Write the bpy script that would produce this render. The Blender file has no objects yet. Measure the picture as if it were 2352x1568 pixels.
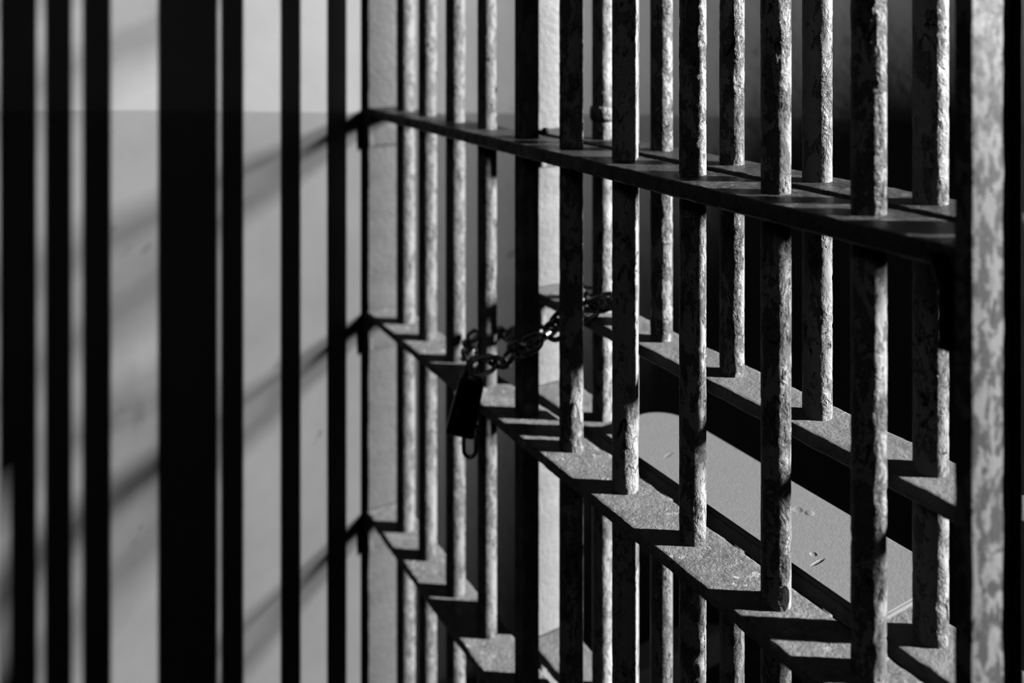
import bpy, bmesh, math, random
from mathutils import Vector, Matrix, noise

random.seed(7)
SC = bpy.context.scene
COL = SC.collection
D = 0.6            # metres from the lens to the middle of the near grille
EYE = 1.55         # lens height

# ------------------------------------------------------------------ helpers
def link(name, bm, mat, parent=None, smooth=True, loc=None):
    me = bpy.data.meshes.new(name)
    bm.normal_update()
    bm.to_mesh(me); bm.free()
    if smooth:
        for p in me.polygons: p.use_smooth = True
    o = bpy.data.objects.new(name, me)
    if mat: me.materials.append(mat)
    COL.objects.link(o)
    if loc is not None: o.location = loc
    if parent: o.parent = parent
    return o

def empty(name, loc, label, cat, group=None):
    o = bpy.data.objects.new(name, None)
    o.empty_display_size = 0.05
    COL.objects.link(o); o.location = loc
    o['label'] = label; o['category'] = cat
    if group: o['group'] = group
    return o

def struct(o, label, cat):
    o['kind'] = 'structure'; o['label'] = label; o['category'] = cat
    return o

def box_bm(x0, x1, y0, y1, z0, z1, bev=0.0, seg=2):
    bm = bmesh.new()
    vs = [bm.verts.new((x, y, z)) for x in (x0, x1) for y in (y0, y1) for z in (z0, z1)]
    for f in ((0,1,3,2),(4,6,7,5),(0,4,5,1),(2,3,7,6),(0,2,6,4),(1,5,7,3)):
        bm.faces.new([vs[i] for i in f])
    bmesh.ops.recalc_face_normals(bm, faces=bm.faces)
    if bev: bmesh.ops.bevel(bm, geom=list(bm.edges), offset=bev, segments=seg, affect='EDGES', profile=0.6)
    return bm

def fbm(p, s, off, oct=3):
    q = Vector((p[0]*s + off, p[1]*s - off*0.7, p[2]*s*0.55 + off*1.3))
    return noise.fractal(q, 0.6, 2.1, oct)

def ring_mesh(profile, path_n, place, closed_ends=True):
    """sweep: place(i, pt) -> co for station i"""
    bm = bmesh.new()
    rings = []
    for i in range(path_n):
        rings.append([bm.verts.new(place(i, k)) for k in range(len(profile))])
    n = len(profile)
    for i in range(path_n - 1):
        a, b = rings[i], rings[i+1]
        for k in range(n):
            bm.faces.new((a[k], a[(k+1) % n], b[(k+1) % n], b[k]))
    if closed_ends:
        bm.faces.new(list(reversed(rings[0]))); bm.faces.new(rings[-1])
    bmesh.ops.recalc_face_normals(bm, faces=bm.faces)
    return bm

def bar_bm(r, z0, z1, seed, rough=1.0, square=False, dz=0.004):
    """painted bar standing on its own origin (z0 is the local zero)"""
    if square:
        s, c = r, r*0.07
        prof = []
        for sx, sy in ((1,1),(-1,1),(-1,-1),(1,-1)):
            for j in range(4):
                t = j/3*math.pi/2 + {(1,1):0,(-1,1):math.pi/2,(-1,-1):math.pi,(1,-1):1.5*math.pi}[(sx,sy)]
                prof.append((sx*(s-c)+c*math.cos(t), sy*(s-c)+c*math.sin(t)))
    else:
        N = 32 if dz > 0.003 else 48
        prof = [(r*math.cos(2*math.pi*k/N), r*math.sin(2*math.pi*k/N)) for k in range(N)]
    L = z1-z0
    zs = []
    z = 0.0
    while z < L:
        zs.append(z); z += dz if 0.70 < z0+z < 1.64 else 0.012
    zs.append(L)
    n = len(zs)
    def place(i, k):
        x, y = prof[k]; z = zs[i]
        p = (x, y, z)
        d = 0.0
        if rough:
            # thick brushed paint over rust: slow waviness, lumps and pits
            patch = noise.noise(Vector((seed*3.1, x*20, z*6.0)))
            a = min(1.0, max(0.12, 0.5 + 1.1*patch))
            d = 0.00018*fbm(p, 22, seed) + 0.00036*a*fbm(p, 110, seed+9, 3)
            pit = fbm(p, 150, seed+20, 2)
            if pit > 0.25: d -= 0.0008*a*min(1, (pit-0.25)*5)
            d *= rough
        m = math.hypot(x, y)
        lean = 0.0
        return (x*(1+d/m)+lean, y*(1+d/m), z)
    return ring_mesh(prof, n, place)

def rail_bm(w, t, L, seed, edge=1.0):
    """flat bar lying along local Y from 0 to L, width w along X (0..w), top at z=0"""
    prof = []
    nw = 14
    c = 0.0022
    for k in range(nw+1): prof.append((c + (w-2*c)*k/nw, 0.0))
    prof += [(w-c*0.3, -c*0.3), (w, -c)]
    prof += [(w, -t*0.5), (w, -t+c), (w-c, -t)]
    for k in range(1, 6): prof.append((w-c-(w-2*c)*k/6, -t))
    prof += [(c, -t), (0, -t+c), (0, -t*0.5), (0, -c), (c*0.3, -c*0.3)]
    n = int(L/0.004)+1
    def place(i, k):
        x, z = prof[k]; y = L*i/(n-1)
        p = Vector((x, y, z*1.0))
        dz = 0.00055*noise.fractal(Vector((x*60+seed, y*60, z*60)), 0.6, 2.1, 3)
        ex = 0.0
        if x < c*1.5: ex = 0.0011*edge*noise.fractal(Vector((seed*2.0, y*75, z*40)), 0.6, 2.1, 3)
        if x > w-c*1.5: ex = 0.0009*edge*noise.fractal(Vector((seed*5.0, y*75, z*40)), 0.6, 2.1, 3)
        return (x+ex, y, z+dz)
    return ring_mesh(prof, n, place)

# ------------------------------------------------------------------ view maths (used only to measure the place)
CT, ST = 0.859, 0.5116
F = 1920.0
def ray(px, py):
    a = (px-1176)/F
    return Vector((ST+CT*a, CT-ST*a, (56-py)/F))
def on_x(px, py, X):
    d = ray(px, py); k = X/d.x
    return Vector((X, d.y*k, EYE+d.z*k))
def yat(px, X):
    d = ray(px, 56); return X/d.x*d.y

# ------------------------------------------------------------------ materials
def base_mat(name, spec=0.012):
    m = bpy.data.materials.new(name); m.use_nodes = True
    nt = m.node_tree
    b = nt.nodes['Principled BSDF']
    b.inputs['Specular IOR Level'].default_value = spec
    return m, nt, b
def N(nt, t, **kw):
    n = nt.nodes.new(t)
    for k, v in kw.items():
        if hasattr(n, k): setattr(n, k, v)
    return n
def val(n, **kw):
    for k, v in kw.items(): n.inputs[k.replace('_', ' ')].default_value = v
    return n
def ramp(nt, src, stops, interp='LINEAR'):
    r = nt.nodes.new('ShaderNodeValToRGB'); r.color_ramp.interpolation = interp
    e = r.color_ramp.elements
    while len(e) > 1: e.remove(e[-1])
    e[0].position = stops[0][0]; v = stops[0][1]; e[0].color = (v, v, v, 1)
    for p, v in stops[1:]:
        q = e.new(p); q.color = (v, v, v, 1)
    nt.links.new(src, r.inputs['Fac']); return r.outputs['Color']
def mix(nt, fac, a, b):
    m = nt.nodes.new('ShaderNodeMix'); m.data_type = 'FLOAT'
    for s, v in ((0, fac), (2, a), (3, b)):
        if isinstance(v, (int, float)): m.inputs[s].default_value = v
        else: nt.links.new(v, m.inputs[s])
    return m.outputs[0]
def math_(nt, op, a, b=None, clamp=False):
    m = nt.nodes.new('ShaderNodeMath'); m.operation = op; m.use_clamp = clamp
    for s, v in ((0, a), (1, b)):
        if v is None: continue
        if isinstance(v, (int, float)): m.inputs[s].default_value = v
        else: nt.links.new(v, m.inputs[s])
    return m.outputs[0]
PAINT = 0.025       # all paints share one depth of tone
def grey(nt, v):
    v = math_(nt, 'MULTIPLY', v, PAINT)
    c = nt.nodes.new('ShaderNodeCombineColor')
    for i in range(3): nt.links.new(v, c.inputs[i])
    return c.outputs[0]
def coords(nt, scale=(1, 1, 1), rand=True):
    tc = nt.nodes.new('ShaderNodeTexCoord')
    mp = nt.nodes.new('ShaderNodeMapping'); mp.inputs['Scale'].default_value = scale
    nt.links.new(tc.outputs['Object'], mp.inputs['Vector'])
    if rand:
        oi = nt.nodes.new('ShaderNodeObjectInfo')
        r = math_(nt, 'MULTIPLY', oi.outputs['Random'], 17.0)
        cb = nt.nodes.new('ShaderNodeCombineXYZ')
        nt.links.new(r, cb.inputs[0]); nt.links.new(r, cb.inputs[2])
        nt.links.new(cb.outputs[0], mp.inputs['Location'])
    return mp.outputs[0]
def nz(nt, vec, scale, detail=4, rough=0.6, dist=0.0):
    n = nt.nodes.new('ShaderNodeTexNoise')
    val(n, Scale=scale, Detail=detail, Roughness=rough, Distortion=dist)
    nt.links.new(vec, n.inputs['Vector']); return n.outputs[0]
def bump(nt, b, h, strength=1.0, dist=0.001, prev=None):
    n = nt.nodes.new('ShaderNodeBump'); val(n, Strength=strength, Distance=dist)
    nt.links.new(h, n.inputs['Height'])
    if prev is not None: nt.links.new(prev, n.inputs['Normal'])
    nt.links.new(n.outputs[0], b.inputs['Normal']); return n.outputs[0]

def mark(nt, pos, centre, radii, rot=0.0, noise_vec=None, namt=0.0):
    """soft blob mask (1 inside, 0 outside) at a fixed spot of the object"""
    mp = nt.nodes.new('ShaderNodeMapping'); mp.vector_type = 'TEXTURE'
    mp.inputs['Location'].default_value = centre; mp.inputs['Rotation'].default_value = (0, 0, rot)
    mp.inputs['Scale'].default_value = radii
    nt.links.new(pos, mp.inputs['Vector'])
    ln = nt.nodes.new('ShaderNodeVectorMath'); ln.operation = 'LENGTH'
    nt.links.new(mp.outputs[0], ln.inputs[0])
    d = ln.outputs['Value']
    if namt: d = math_(nt, 'ADD', d, math_(nt, 'MULTIPLY', math_(nt, 'SUBTRACT', noise_vec, 0.5), namt))
    return d

def peeling(name, light=0.78, under=0.34, bare=0.05, amount=0.5, rough=0.42, fine=1.0, bare_spot=None):
    m, nt, b = base_mat(name)
    v = coords(nt, (1, 1, 0.5))
    v2 = coords(nt, (1, 1, 0.28))
    chips = nz(nt, v, 62, 8, 0.72, 0.4)
    m1 = ramp(nt, chips, [(amount-0.012, 0), (amount+0.012, 1)])          # old undercoat shows
    deep = nz(nt, v, 75, 6, 0.7, 0.6)
    m2 = ramp(nt, deep, [(0.62, 0), (0.64, 1)])                          # rust pits
    vo = nt.nodes.new('ShaderNodeTexVoronoi'); vo.feature = 'DISTANCE_TO_EDGE'
    wob = nt.nodes.new('ShaderNodeVectorMath'); wob.operation = 'ADD'
    nn = nt.nodes.new('ShaderNodeTexNoise'); val(nn, Scale=60, Detail=4)
    nt.links.new(v2, nn.inputs['Vector'])
    sc = nt.nodes.new('ShaderNodeVectorMath'); sc.operation = 'SCALE'; sc.inputs['Scale'].default_value = 0.018
    nt.links.new(nn.outputs['Color'], sc.inputs[0])
    nt.links.new(v2, wob.inputs[0]); nt.links.new(sc.outputs[0], wob.inputs[1])
    nt.links.new(wob.outputs[0], vo.inputs['Vector']); val(vo, Scale=130)
    crack = ramp(nt, vo.outputs['Distance'], [(0.0, 1), (0.035, 0)])
    gate = ramp(nt, nz(nt, v, 26, 3), [(0.53, 0), (0.57, 1)])
    crack = math_(nt, 'MULTIPLY', crack, gate)
    if bare_spot:
        tcs = nt.nodes.new('ShaderNodeTexCoord')
        dd = mark(nt, tcs.outputs['Object'], bare_spot[0], bare_spot[1], 0.0, nz(nt, v, 150, 4), 0.9)
        m2 = math_(nt, 'MAXIMUM', m2, ramp(nt, dd, [(0.92, 1), (0.97, 0)]))
    c = mix(nt, m1, light, under)
    c = mix(nt, crack, c, bare)
    c = mix(nt, m2, c, bare)
    tone = math_(nt, 'ADD', math_(nt, 'MULTIPLY', nz(nt, v, 9, 3), 0.5), 0.75)
    c = math_(nt, 'MULTIPLY', c, tone)
    nt.links.new(grey(nt, c), b.inputs['Base Color'])
    b.inputs['Roughness'].default_value = rough
    v3 = coords(nt, (1, 1, 0.7))
    gate2 = ramp(nt, nz(nt, v3, 17, 2, 0.5), [(0.38, 0.15), (0.58, 1.0)])
    h = math_(nt, 'MULTIPLY', m1, -0.6)
    h = math_(nt, 'ADD', h, math_(nt, 'MULTIPLY', m2, -1.2))
    h = math_(nt, 'ADD', h, math_(nt, 'MULTIPLY', crack, -0.8))
    lum = math_(nt, 'ADD', math_(nt, 'MULTIPLY', nz(nt, v3, 120, 4, 0.6, 0.6), 2.7*fine), math_(nt, 'MULTIPLY', nz(nt, v3, 330, 3, 0.6), 0.9*fine))
    h = math_(nt, 'ADD', h, math_(nt, 'MULTIPLY', lum, gate2))
    bump(nt, b, h, 1.0, 0.0021)
    return m

def rail_paint(name, body=0.42, fleck=0.85, bare=0.06, rough=0.45, flecks=0.5, bumps=1.0, spec=0.02):
    m, nt, b = base_mat(name, spec)
    v = coords(nt)
    wv = nz(nt, v, 85, 8, 0.72, 0.7)
    scr = ramp(nt, wv, [(0.48, 0), (0.5, 1), (0.52, 0)])
    scr = math_(nt, 'MULTIPLY', scr, ramp(nt, nz(nt, v, 24, 3), [(0.42, 0), (0.6, 1)]))
    fl = nz(nt, v, 120, 3, 0.5, 0.3)
    m1 = math_(nt, 'MULTIPLY', ramp(nt, fl, [(0.625, 0), (0.64, 1)]), ramp(nt, nz(nt, v, 14, 2), [(flecks, 0), (flecks+0.06, 1)]))
    c = mix(nt, math_(nt, 'MULTIPLY', scr, 0.55), math_(nt, 'MULTIPLY', math_(nt, 'ADD', math_(nt, 'MULTIPLY', nz(nt, v, 30, 6, 0.65), 0.9), 0.55), body), bare)
    c = mix(nt, m1, c, fleck)
    nt.links.new(grey(nt, c), b.inputs['Base Color'])
    b.inputs['Roughness'].default_value = rough
    h = math_(nt, 'MULTIPLY', scr, -0.5)
    h = math_(nt, 'ADD', h, math_(nt, 'MULTIPLY', m1, -0.5))
    h = math_(nt, 'ADD', h, math_(nt, 'MULTIPLY', wv, 1.6))
    h = math_(nt, 'ADD', h, math_(nt, 'MULTIPLY', nz(nt, v, 190, 4, 0.6, 0.2), 1.8))
    h = math_(nt, 'ADD', h, math_(nt, 'MULTIPLY', nz(nt, v, 330, 5, 0.65), 1.0))
    bump(nt, b, h, bumps, 0.0014)
    return m

def mottled(name, a=0.6, c2=0.22, bare=0.05, rough=0.4, thr=0.5):
    m, nt, b = base_mat(name)
    v = coords(nt, (1, 1, 0.6))
    p = nz(nt, v, 75, 7, 0.66, 0.3)
    m1 = ramp(nt, p, [(thr-0.02, 0), (thr+0.02, 1)])
    p2 = nz(nt, v, 45, 6, 0.65, 0.5)
    m2 = ramp(nt, p2, [(0.62, 0), (0.65, 1)])
    c = mix(nt, m1, a, c2)
    c = mix(nt, m2, c, c2*0.6)
    nt.links.new(grey(nt, c), b.inputs['Base Color'])
    b.inputs['Roughness'].default_value = rough
    h = math_(nt, 'ADD', math_(nt, 'MULTIPLY', m1, -0.5), math_(nt, 'MULTIPLY', nz(nt, v, 120, 5), 1.2))
    bump(nt, b, h, 0.8, 0.0009)
    return m

def plain(name, v0, rough=0.5, metal=0.0, nscale=60, amt=0.25, bd=0.0006, bs=0.5):
    m, nt, b = base_mat(name)
    v = coords(nt)
    n_ = nz(nt, v, nscale, 5)
    c = math_(nt, 'MULTIPLY', math_(nt, 'ADD', math_(nt, 'MULTIPLY', n_, amt*2), 1-amt), v0)
    nt.links.new(grey(nt, c), b.inputs['Base Color'])
    b.inputs['Roughness'].default_value = rough; b.inputs['Metallic'].default_value = metal
    bump(nt, b, nz(nt, v, nscale*2.2, 5), bs, bd)
    return m

def wall_paint(name, upper, lower, z0, slope):
    """two-tone painted plaster; the border runs at z = z0 + slope*x in the wall's own axes"""
    m, nt, b = base_mat(name)
    tc = nt.nodes.new('ShaderNodeTexCoord'); sp = nt.nodes.new('ShaderNodeSeparateXYZ')
    nt.links.new(tc.outputs['Object'], sp.inputs[0])
    line = math_(nt, 'ADD', math_(nt, 'MULTIPLY', sp.outputs[0], slope), z0)
    d = math_(nt, 'SUBTRACT', sp.outputs[2], line)
    v = coords(nt, rand=False)
    d = math_(nt, 'ADD', d, math_(nt, 'MULTIPLY', math_(nt, 'SUBTRACT', nz(nt, v, 25, 3), 0.5), 0.004))
    k = math_(nt, 'ADD', math_(nt, 'MULTIPLY', d, 350.0), 0.5, True)
    c = mix(nt, k, lower, upper)
    st = ramp(nt, nz(nt, v, 7, 5, 0.6), [(0.3, 0.86), (0.7, 1.06)])
    c = math_(nt, 'MULTIPLY', c, st)
    spot = ramp(nt, nz(nt, v, 26, 2, 0.4), [(0.70, 0), (0.78, 1)])
    c = mix(nt, math_(nt, 'MULTIPLY', spot, 0.35), c, 0.05)
    nt.links.new(grey(nt, c), b.inputs['Base Color'])
    b.inputs['Roughness'].default_value = 0.55
    bump(nt, b, nz(nt, v, 40, 6), 0.14, 0.002)
    return m

M_bar = peeling('peeling_white_bar_paint', 0.98, 0.42, 0.05, 0.51)
M_bar2 = peeling('cracked_white_bar_paint', 1.02, 0.55, 0.05, 0.56, 0.40, 0.8)
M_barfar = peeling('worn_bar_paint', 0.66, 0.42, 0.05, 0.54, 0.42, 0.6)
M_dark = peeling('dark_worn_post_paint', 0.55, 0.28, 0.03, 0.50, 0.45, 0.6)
M_rail = rail_paint('chipped_grey_rail_paint', 0.82, 1.9, 0.05, 0.42, 0.47, 1.0)
M_toprail = rail_paint('dark_glossy_rail_paint', 0.17, 0.6, 0.03, 0.27, 0.56, 0.9, 0.06)
M_farrail = rail_paint('grey_slot_rail_paint', 0.80, 1.4, 0.08, 0.40, 0.62, 0.7)
M_shelf = plain('smooth_grey_shelf_paint', 0.80, 0.5, 0.0, 160, 0.16, 0.0008, 0.4)
M_post = mottled('mottled_post_paint', 0.56, 0.19, 0.04, 0.42, 0.50)
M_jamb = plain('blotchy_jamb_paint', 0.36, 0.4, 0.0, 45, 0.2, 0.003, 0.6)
M_jamb2 = plain('pale_jamb_paint', 0.80, 0.4, 0.0, 45, 0.15, 0.003, 0.6)
M_iron = plain('dark_iron', 0.035, 0.4, 0.5, 90, 0.4, 0.001, 0.6)
M_chain = plain('dark_steel', 0.9, 0.42, 0.9, 120, 0.3, 0.0004, 0.4)
M_floor = plain('dark_concrete_floor', 0.06, 0.8, 0.0, 12, 0.3, 0.004, 0.5)
M_ceil = plain('grey_plaster_ceiling', 0.25, 0.8, 0.0, 12, 0.2, 0.004, 0.4)
M_bench = plain('bench_painted_shade', 0.012, 0.9, 0.0, 30, 0.3, 0.002, 0.5)  # near-black colour stands in for the shade over the bench
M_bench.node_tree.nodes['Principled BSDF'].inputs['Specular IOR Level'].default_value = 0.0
M_floor.node_tree.nodes['Principled BSDF'].inputs['Specular IOR Level'].default_value = 0.0

# ------------------------------------------------------------------ levels
def lvl(h): return EYE - h*D
Z_TOP, Z_SLOT, Z_MID, Z_LOW = lvl(0.256), lvl(0.641), lvl(0.882), lvl(1.495)
Z_UP, Z_BASE, Z_HEAD = lvl(-0.37), lvl(2.11), lvl(-1.0)
XF0, XF1, XFC = 0.558, 0.629, 0.600        # near grille: rail front, rail back, bar axis
XB0, XB1, XBC = 0.645, 0.711, 0.681        # far grille
T = 0.0145
Y_FAR, Y_NEAR = 1.462, 0.340

_sp = on_x(1797, 1388, 0.588)
M_bar9 = peeling('peeling_white_bar_paint_bare_spot', 0.98, 0.42, 0.04, 0.51, bare_spot=((-0.003, -0.0125, _sp.z), (0.0062, 0.010, 0.0120)))
def on_z(px, py, z):
    d = ray(px, py); k = (z-EYE)/d.z
    return Vector((d.x*k, d.y*k, z))
def shelf_marks(m):
    nt = m.node_tree; b = nt.nodes['Principled BSDF']
    tc = nt.nodes.new('ShaderNodeTexCoord'); zs = Z_MID+0.0063
    h = None
    for px, py, rx, ry, rot, amp in ((1832, 1170, .0068, .0062, 0.0, -0.8), (1860, 1178, .0066, .0056, 0.0, 0.9), (1868, 1272, .0042, .0040, 0.0, -1.2),
                                     (1878, 1291, .0125, .0022, 0.05, -1.4), (1535, 1045, .012, .003, 0.3, -0.5)):
        p = on_z(px, py, zs)
        d = mark(nt, tc.outputs['Object'], (p.x-XBC, p.y-0.65, 0.0063), (rx, ry, 0.01), rot)
        r = math_(nt, 'MULTIPLY', ramp(nt, d, [(0.3, 1), (1.0, 0)], 'EASE'), amp)
        h = r if h is None else math_(nt, 'ADD', h, r)
    prev = b.inputs['Normal'].links[0].from_socket
    bump(nt, b, h, 0.7, 0.0012, prev)
shelf_marks(M_shelf)

# ------------------------------------------------------------------ near grille
grille = empty('chained_grille', (XFC, 0.88, 0),
               'near grille of round peeling-paint bars and flat rails, held shut by the chain', 'bars')
P0 = Vector((XFC, 0.88, 0))
def part(name, bm, mat, world, parent, origin, smooth=True):
    o = link(name, bm, mat, parent, smooth)
    o.location = Vector(world) - origin
    return o

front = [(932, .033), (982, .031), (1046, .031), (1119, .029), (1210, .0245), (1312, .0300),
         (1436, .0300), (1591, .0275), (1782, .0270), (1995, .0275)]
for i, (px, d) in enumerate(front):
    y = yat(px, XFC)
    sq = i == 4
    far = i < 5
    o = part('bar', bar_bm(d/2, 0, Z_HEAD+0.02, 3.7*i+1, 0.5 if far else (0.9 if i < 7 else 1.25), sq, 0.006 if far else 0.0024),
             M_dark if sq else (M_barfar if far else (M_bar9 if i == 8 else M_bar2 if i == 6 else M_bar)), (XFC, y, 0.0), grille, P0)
    if sq: o['label'] = 'dark square-section upright'
for k, (z, mt) in enumerate(((Z_HEAD, M_rail), (Z_UP, M_rail), (Z_TOP, M_toprail), (Z_MID, M_rail), (Z_LOW, M_rail), (Z_BASE, M_rail))):
    part('rail', rail_bm(XF1-XF0, T*(1.15 if k == 2 else 0.92), Y_FAR-Y_NEAR, 5.3*k+2), mt, (XF0, Y_NEAR, z), grille, P0)

# end posts
def rough_box(x0, x1, y0, y1, z0, z1, seed, amp=0.0006):
    bm = box_bm(x0, x1, y0, y1, 0, z1-z0, 0.0018, 2)
    n = int((z1-z0)/0.012)
    for i in range(1, n):
        bmesh.ops.bisect_plane(bm, geom=list(bm.verts)+list(bm.edges)+list(bm.faces), plane_co=(0, 0, (z1-z0)*i/n), plane_no=(0, 0, 1))
    for v in bm.verts:
        s = noise.fractal(Vector((v.co.x*40+seed, v.co.y*40, v.co.z*28)), 0.6, 2.0, 3)
        s2 = noise.fractal(Vector((v.co.x*40, v.co.y*40+seed, v.co.z*28)), 0.6, 2.0, 3)
        v.co.x += amp*s; v.co.y += amp*s2
    return bm
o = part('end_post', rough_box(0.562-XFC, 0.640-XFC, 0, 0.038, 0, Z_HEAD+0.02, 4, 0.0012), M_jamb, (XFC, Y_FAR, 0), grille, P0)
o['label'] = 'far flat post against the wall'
o = part('end_post', rough_box(0.558-XFC, 0.605-XFC, 0, 0.0125, 0, Z_HEAD+0.02, 11, 0.0005), M_post, (XFC, 0.3275, 0), grille, P0)
o['label'] = 'near flat post with blotchy peeling paint'
o = part('guide_strip', rough_box(0.6052-XFC, 0.6085-XFC, 0, 0.020, 0, Z_HEAD+0.02, 15, 0.0003), M_iron, (XFC, 0.320, 0), grille, P0)

def clip_bm(face_w, drop, side):
    # angle clip: plate against the post plus a small tapering leg under the rail
    bm = box_bm(0, face_w, -0.005, 0.0, -drop, -0.008, 0.0012)
    b2 = box_bm(-0.007, 0.002, -0.012, 0.034, -drop, -0.004, 0.002)
    for v in b2.verts:
        if v.co.z < -drop*0.6: v.co.x += 0.003
    me = bpy.data.meshes.new('t'); b2.to_mesh(me); b2.free(); bm.from_mesh(me); bpy.data.meshes.remove(me)
    return bm
o = part('gap_shade_strip', box_bm(0.545-XFC, 0.566-XFC, 0.0, 0.02, 0, Z_HEAD+0.02), M_iron, (XFC, 1.485, 0), grille, P0)  # dark strip closing the gap beside the wall, stands in for its shade
for z in (Z_UP, Z_TOP, Z_MID, Z_LOW, Z_BASE):
    part('bracket', clip_bm(0.066, 0.071, 1), M_jamb, (0.5625, Y_FAR, z), grille, P0)
    bm = box_bm(0, 0.055, 0, 0.012, -0.075, -0.006, 0.003)
    for i in range(1, 8):
        bmesh.ops.bisect_plane(bm, geom=list(bm.verts)+list(bm.edges)+list(bm.faces), plane_co=(0, 0, -0.075+0.069*i/8), plane_no=(0, 0, 1))
    for v in bm.verts:
        if v.co.y > 0.006: v.co.y += 0.004*noise.noise(Vector((z*9, v.co.z*90, 2.0))) + 0.012*max(0, (v.co.z+0.028)/0.028)
    o = part('bracket', bm, M_iron, (0.5565, 0.3405, z), grille, P0)
    o['label'] = 'rusty dark bracket under the rail end'

# small pin left lying against the square upright on the top rail
def tube_bm(pts, r, seg=10, closed=False):
    bm = bmesh.new(); rings = []
    n = len(pts)
    up = Vector((0.13, 0.21, 1)).normalized()
    for i, p in enumerate(pts):
        a = pts[(i-1) % n] if (closed or i > 0) else p
        b = pts[(i+1) % n] if (closed or i < n-1) else p
        t = (b-a).normalized()
        s = t.cross(up)
        if s.length < 1e-4: s = t.cross(Vector((1, 0, 0)))
        s.normalize(); u = s.cross(t)
        rr = r[i] if isinstance(r, (list, tuple)) else r
        rings.append([bm.verts.new(p + s*rr*math.cos(2*math.pi*k/seg) + u*rr*math.sin(2*math.pi*k/seg)) for k in range(seg)])
    m = n if closed else n-1
    for i in range(m):
        a, b = rings[i], rings[(i+1) % n]
        for k in range(seg): bm.faces.new((a[k], a[(k+1) % seg], b[(k+1) % seg], b[k]))
    if not closed:
        bm.faces.new(list(reversed(rings[0]))); bm.faces.new(rings[-1])
    bmesh.ops.recalc_face_normals(bm, faces=bm.faces)
    return bm
yb5 = yat(1210, XFC)
pin = [Vector((0.014, -0.004, 0.004)), Vector((0.016, -0.014, 0.005)), Vector((0.018, -0.022, 0.009)), Vector((0.020, -0.028, 0.008)), Vector((0.021, -0.032, 0.012)), Vector((0.022, -0.036, 0.013))]
part('latch_pin', tube_bm(pin, [0.0032, 0.003, 0.0028, 0.004, 0.0048, 0.003]), M_iron, (XFC-0.012, yb5, Z_TOP), grille, P0)
bm = bmesh.new()
bmesh.ops.create_uvsphere(bm, u_segments=16, v_segments=10, radius=0.010)
for v in bm.verts: v.co = Vector((v.co.x*0.35, v.co.y*0.9, v.co.z*1.5))
part('lock_hole', bm, M_iron, (XFC-0.0095, yb5-0.002, Z_TOP+0.017), grille, P0)

# ------------------------------------------------------------------ far grille with the pass-through slot
P1 = Vector((XBC, 0.65, 0))
back = empty('slotted_grille', P1, 'rear grille behind the chained one, with a wide pass-through slot and a shelf', 'bars')
Y_B0 = 1.033; Y_B1 = 0.330
for k, (z, mt) in enumerate(((Z_HEAD, M_farrail), (Z_UP, M_farrail), (Z_TOP, M_toprail), (Z_SLOT, M_farrail), (Z_MID, M_farrail), (Z_LOW, M_farrail), (Z_BASE, M_farrail))):
    part('rail', rail_bm(XB1-XB0, T, Y_B0-Y_B1, 9.1*k+31), mt, (XB0, Y_B1, z), back, P1)
rear = [(1384, .0285, 0), (1519, .0272, 1), (1681, .0268, 1), (1877, .0282, 1), (2137, .0285, 0)]
for i, (px, d, cut) in enumerate(rear):
    y = yat(px, XBC)
    mt = M_bar if i in (1, 2) else M_bar2
    if cut:
        part('bar', bar_bm(d/2, Z_SLOT-0.004, Z_HEAD+0.02, 50+4.3*i, 0.9, False, 0.0024), mt, (XBC, y, Z_SLOT-0.004), back, P1)
        part('bar', bar_bm(d/2, 0, Z_MID-0.004, 80+4.3*i, 0.7, False, 0.005), M_barfar, (XBC, y, 0), back, P1)
    else:
        part('bar', bar_bm(d/2, 0, Z_HEAD+0.02, 50+4.3*i, 0.9, False, 0.0028), mt, (XBC, y, 0), back, P1)
# short upright at the left side of the slot
part('slot_upright', bar_bm(0.0163, 0, Z_HEAD+0.02, 93, 0.3, False, 0.005), M_bar2, (XBC-0.001, yat(1438, XBC-0.001), 0), back, P1)
o = part('end_post', rough_box(0.660-XBC, 0.712-XBC, 0, 0.046, 0, Z_HEAD+0.02, 24, 0.0009), M_jamb2, (XBC, Y_B0, 0), back, P1)
part('end_post', rough_box(0.648-XBC, 0.708-XBC, 0, 0.0125, 0, Z_HEAD+0.02, 27, 0.0005), M_post, (XBC, Y_B1-0.0123, 0), back, P1)
for z in (Z_UP, Z_TOP, Z_SLOT, Z_MID, Z_LOW, Z_BASE):
    part('bracket', clip_bm(0.055, 0.055, 1), M_jamb2, (0.662, Y_B0, z), back, P1)
# collar on the left bar just above the top rail
ring = [Vector((0.0155*math.cos(t*math.pi/9), 0.0155*math.sin(t*math.pi/9), 0)) for t in range(18)]
bm = tube_bm(ring, 0.0022, 8, True)
for v in bm.verts: v.co.z *= 4.5
part('bar_collar', bm, M_bar2, (XBC, yat(1384, XBC), Z_TOP+0.034), back, P1)
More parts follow.
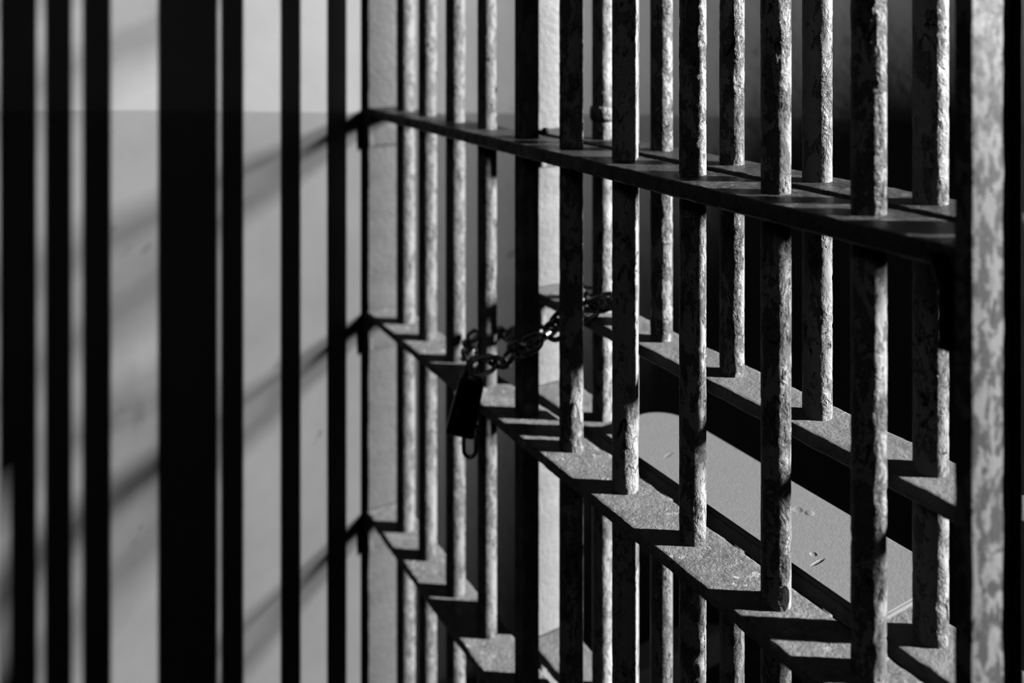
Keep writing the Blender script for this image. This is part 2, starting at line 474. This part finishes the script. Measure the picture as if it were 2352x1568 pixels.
# the shelf plate with rounded outer corners
bm = bmesh.new()
x0, x1, y0, y1, R = 0.648, 0.767, 0.4666, 0.876, 0.045
pts = [(x0, y0), (x1-0.012, y0)]
for t in range(1, 6): pts.append((x1-0.012+0.012*math.sin(t*math.pi/12*1.2), y0+0.012-0.012*math.cos(t*math.pi/12*1.2)))
for t in range(0, 11):
    a = t/10*math.pi/2
    pts.append((x1-R+R*math.cos(a), y1-R+R*math.sin(a)))
pts.append((x0, y1))
f = bm.faces.new([bm.verts.new((x-XBC, y-0.65, 0)) for x, y in pts])
r_ = bmesh.ops.extrude_face_region(bm, geom=[f])
for v in r_['geom']:
    if isinstance(v, bmesh.types.BMVert): v.co.z += 0.0065
bmesh.ops.recalc_face_normals(bm, faces=bm.faces)
bmesh.ops.bevel(bm, geom=[e for e in bm.edges if abs(e.verts[0].co.z-e.verts[1].co.z) < 1e-5], offset=0.0016, segments=2, affect='EDGES')
for f in list(bm.faces):
    if len(f.verts) > 8: pass
o = part('slot_shelf', bm, M_shelf, (XBC, 0.65, Z_MID-0.0002), back, P1, smooth=False)

# ------------------------------------------------------------------ chain and padlock
def link_bm(L, W, r):
    pts = []
    h = (L-W)/2
    for k in range(10):
        a = -math.pi/2 + math.pi*k/9; pts.append(Vector((h+W/2*math.cos(a), W/2*math.sin(a), 0)))
    for k in range(10):
        a = math.pi/2 + math.pi*k/9; pts.append(Vector((-h+W/2*math.cos(a), W/2*math.sin(a), 0)))
    return tube_bm(pts, r, 10, True)
CH = [(1088, 846, .536), (1108, 838, .548), (1132, 832, .558), (1160, 830, .562), (1182, 806, .566), (1206, 796, .566), (1235, 783, .575), (1262, 766, .600),
      (1290, 752, .624), (1318, 733, .631), (1345, 713, .646), (1368, 703, .655), (1392, 694, .656), (1413, 690, .672), (1416, 690, .694), (1397, 673, .708), (1368, 665, .706),
      (1340, 668, .690), (1326, 678, .666), (1314, 690, .647), (1301, 722, .630), (1282, 748, .628), (1240, 764, .628), (1205, 764, .629), (1175, 766, .629), (1145, 768, .628), (1115, 768, .627),
      (1092, 774, .616), (1080, 792, .590), (1076, 820, .552), (1080, 846, .536)]
pts = [on_x(*c) for c in CH]
# smooth and resample
def cr(p0, p1, p2, p3, t):
    return 0.5*((2*p1)+(p2-p0)*t+(2*p0-5*p1+4*p2-p3)*t*t+(3*p1-p0-3*p2+p3)*t**3)
dense = []
for i in range(len(pts)-1):
    a = pts[max(0, i-1)]; b = pts[i]; c = pts[i+1]; d = pts[min(len(pts)-1, i+2)]
    for k in range(24): dense.append(cr(a, b, c, d, k/24))
dense.append(pts[-1])
PITCH = 0.0270
st = [dense[0]]; acc = 0
for a, b in zip(dense, dense[1:]):
    acc += (b-a).length
    if acc >= PITCH: st.append(b); acc = 0
cpos = st[len(st)//2]
chain = empty('chain', pts[0], 'dark steel chain looped around the bars, hanging a padlock', 'chain')
base_link = None
for i in range(len(st)-1):
    a, b = st[i], st[i+1]
    t = (b-a).normalized()
    s = t.cross(Vector((0, 0, 1))).normalized(); u = s.cross(t)
    if i % 2: s, u = (s+u).normalized(), (u-s).normalized()
    else: s, u = (s-u).normalized(), (u+s).normalized()
    R3 = Matrix((t, s, u)).transposed()
    if base_link is None:
        o = link('chain_link', link_bm(0.0360, 0.0225, 0.0034), M_chain, chain); base_link = o
    else:
        o = base_link.copy(); COL.objects.link(o); o.parent = chain
    o.matrix_local = Matrix.Translation((a+b)/2 - pts[0]) @ R3.to_4x4()

lockp = on_x(1072, 925, 0.532)
lock = empty('padlock', lockp, 'black padlock hanging from the chain in front of the grille', 'padlock')
right = Vector((CT, -ST, 0)); fwd = Vector((ST, CT, 0)); up = Vector((0, 0, 1))
tilt = math.radians(13)
ax = right*math.cos(tilt) + up*(-math.sin(tilt)); az = up*math.cos(tilt) + right*math.sin(tilt); ay = fwd
bm = box_bm(-0.020, 0.020, -0.0125, 0.0125, -0.043, 0.036, 0.005, 3)
for v in bm.verts:
    if v.co.z > 0.02: v.co.x *= 0.86
body = link('body', bm, M_iron, lock)
Mx = Matrix((ax, ay, az)).transposed().to_4x4()
body.matrix_local = Mx
sh = [Vector((0.010*math.cos(math.pi*k/10), 0, 0.050+0.012*math.sin(math.pi*k/10))) for k in range(11)]
sh = [Vector((0.010, 0, 0.030))] + sh + [Vector((-0.010, 0, 0.030))]
o = link('shackle', tube_bm(sh, 0.0036, 10), M_chain, lock); o.matrix_local = Mx
q = on_x(1079, 1013, 0.532) - lockp
rp = [Vector((0.0082*math.cos(a), 0, -0.012+0.0095*math.sin(a))) for a in [math.pi+math.pi*k/10 for k in range(11)]]
rp = [Vector((-0.0082, 0, 0.022))] + rp + [Vector((0.0082, 0, 0.022))]
o = link('hanging_loop', tube_bm([right*p.x + up*p.z for p in rp], 0.0029, 10), M_chain, lock); o.location = q

# ------------------------------------------------------------------ walls, floor, ceiling
M_wl = wall_paint('two_tone_left_wall', 0.53, 0.34, 1.387, 0.0865)
M_wb = wall_paint('two_tone_back_wall', 1.0, 0.56, EYE-0.286*D+0.020*0.708, -0.020)
bm = box_bm(0, 0.80, 0, 0.12, 0, 2.7)
for i in range(1, 40):
    bmesh.ops.bisect_plane(bm, geom=list(bm.verts)+list(bm.edges)+list(bm.faces), plane_co=(0.02*i, 0, 0), plane_no=(1, 0, 0))
for v in bm.verts: v.co.y -= 0.32*max(0.0, v.co.x-0.26)**2      # the plaster bellies out a little away from the bars
wl = link('wall_left', bm, M_wl, None, False)
cx, cy = 0.5485, 1.466
wd = Vector((-1, -0.283, 0)).normalized()
wn = Vector((wd.y, -wd.x, 0))                   # candidate normal
if wn.y < 0: wn = -wn
wl.matrix_world = Matrix.Translation((cx, cy, 0)) @ Matrix((wd, wn, up)).transposed().to_4x4()
if wl.matrix_world.determinant() < 0: wl.data.flip_normals()
struct(wl, 'two-tone painted wall on the left carrying the striped shadows of the bars', 'wall')

def cam2w(xc, zc): return Vector((ST*zc+CT*xc, CT*zc-ST*xc, 0))*D
plan = [(-.75, 2.585), (-.5, 2.64), (-.2335, 2.697), (-.02, 2.729), (.249, 2.749), (.435, 2.752), (.542, 2.750), (.664, 2.746), (.806, 2.737), (1.07, 2.713), (1.258, 2.693), (1.6, 2.655), (2.3, 2.58)]
cur = []
P = [cam2w(*p) for p in plan]
for i in range(len(P)-1):
    a = P[max(0, i-1)]; d = P[min(len(P)-1, i+2)]
    for k in range(8): cur.append(cr(a, P[i], P[i+1], d, k/8))
cur.append(P[-1])
bm = bmesh.new()
off = [0.10*((cur[min(i+1, len(cur)-1)]-cur[max(i-1, 0)]).normalized().cross(up)) for i in range(len(cur))]
if off[0].dot(fwd) < 0: off = [-o_ for o_ in off]
A = [[bm.verts.new((p.x, p.y, z)) for z in (0, 2.7)] for p in cur]
B = [[bm.verts.new((p.x+o_.x, p.y+o_.y, z)) for z in (0, 2.7)] for p, o_ in zip(cur, off)]
for i in range(len(cur)-1):
    bm.faces.new((A[i][0], A[i+1][0], A[i+1][1], A[i][1])); bm.faces.new((B[i][0], B[i][1], B[i+1][1], B[i+1][0]))
    bm.faces.new((A[i][1], A[i+1][1], B[i+1][1], B[i][1])); bm.faces.new((A[i][0], B[i][0], B[i+1][0], A[i+1][0]))
for i in (0, -1): bm.faces.new((A[i][0], A[i][1], B[i][1], B[i][0]))
bmesh.ops.recalc_face_normals(bm, faces=bm.faces)
struct(link('wall_back', bm, M_wb, None, True), 'curving two-tone wall behind the bars', 'wall')
struct(link('floor', box_bm(-2.2, 2.6, -1.2, 2.6, -0.1, 0.0), M_floor, None, False), 'dark floor under the grilles', 'floor')
struct(link('ceiling', box_bm(-2.2, 1.4, -1.2, 2.6, 2.7, 2.8), M_ceil, None, False), 'plain ceiling above the grilles', 'ceiling')

bench = empty('bench', (1.16, 1.245, 0), 'low bench with shade put into its dark colour, against the curving wall, seen through the bottom of the bars', 'bench')
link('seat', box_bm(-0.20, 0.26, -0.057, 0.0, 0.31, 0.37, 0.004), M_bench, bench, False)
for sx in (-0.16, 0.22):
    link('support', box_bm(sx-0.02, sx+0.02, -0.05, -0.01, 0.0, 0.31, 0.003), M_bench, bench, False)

# ------------------------------------------------------------------ light: daylight through a tall, narrow two-pane window far to the right
tx, ty = 1.0, -0.716
nrm = math.hypot(tx, ty); tx /= nrm; ty /= nrm
TGT = Vector((0.5, 1.0, 1.1)); DIST = 40.0
def window_light(name, tan_e, h, w, power):
    l = bpy.data.lights.new(name, 'AREA'); l.shape = 'RECTANGLE'; l.size = w; l.size_y = h; l.energy = power
    o = bpy.data.objects.new(name, l); COL.objects.link(o)
    pos = TGT + Vector((tx*DIST, ty*DIST, tan_e*DIST))
    o.location = pos
    dirv = (TGT-pos).normalized()
    o.rotation_euler = dirv.to_track_quat('-Z', 'Y').to_euler()
    return o
window_light('daylight_lower_pane', 0.25, 4.3, 0.60, 440000)
window_light('daylight_upper_pane', 0.42, 4.3, 0.60, 440000)
fl = bpy.data.lights.new('added_fill_lamp', 'AREA'); fl.shape = 'SQUARE'; fl.size = 0.7; fl.energy = 28.0  # unseen lamp, added to lift the dark sides of the bars
flo = bpy.data.objects.new('added_fill_lamp', fl); COL.objects.link(flo); flo.location = (-1.0, -0.5, 2.68)
flo.rotation_euler = (Vector((0.6, 1.0, 1.0))-Vector((-1.0, -0.5, 2.68))).to_track_quat('-Z', 'Y').to_euler()
w = bpy.data.worlds.new('dim_cell_air'); SC.world = w; w.use_nodes = True
w.node_tree.nodes['Background'].inputs[0].default_value = (1, 1, 1, 1)
w.node_tree.nodes['Background'].inputs[1].default_value = 0.0006

# ------------------------------------------------------------------ camera
cd = bpy.data.cameras.new('camera'); cam = bpy.data.objects.new('camera', cd); COL.objects.link(cam)
cd.sensor_fit = 'HORIZONTAL'; cd.sensor_width = 36; cd.lens = 36*F/2352
cd.shift_y = -(784-56)/2352
cd.clip_start = 0.02
cam.location = (0, 0, EYE)
cam.rotation_euler = (math.pi/2, 0, -math.atan2(ST, CT))
cd.dof.use_dof = True; cd.dof.focus_distance = 0.84; cd.dof.aperture_fstop = 2.6; cd.dof.aperture_blades = 0
SC.camera = cam
SC.view_settings.view_transform = 'Standard'; SC.view_settings.look = 'None'
SC.view_settings.exposure = 0; SC.view_settings.gamma = 1; SC.view_settings.use_curve_mapping = False
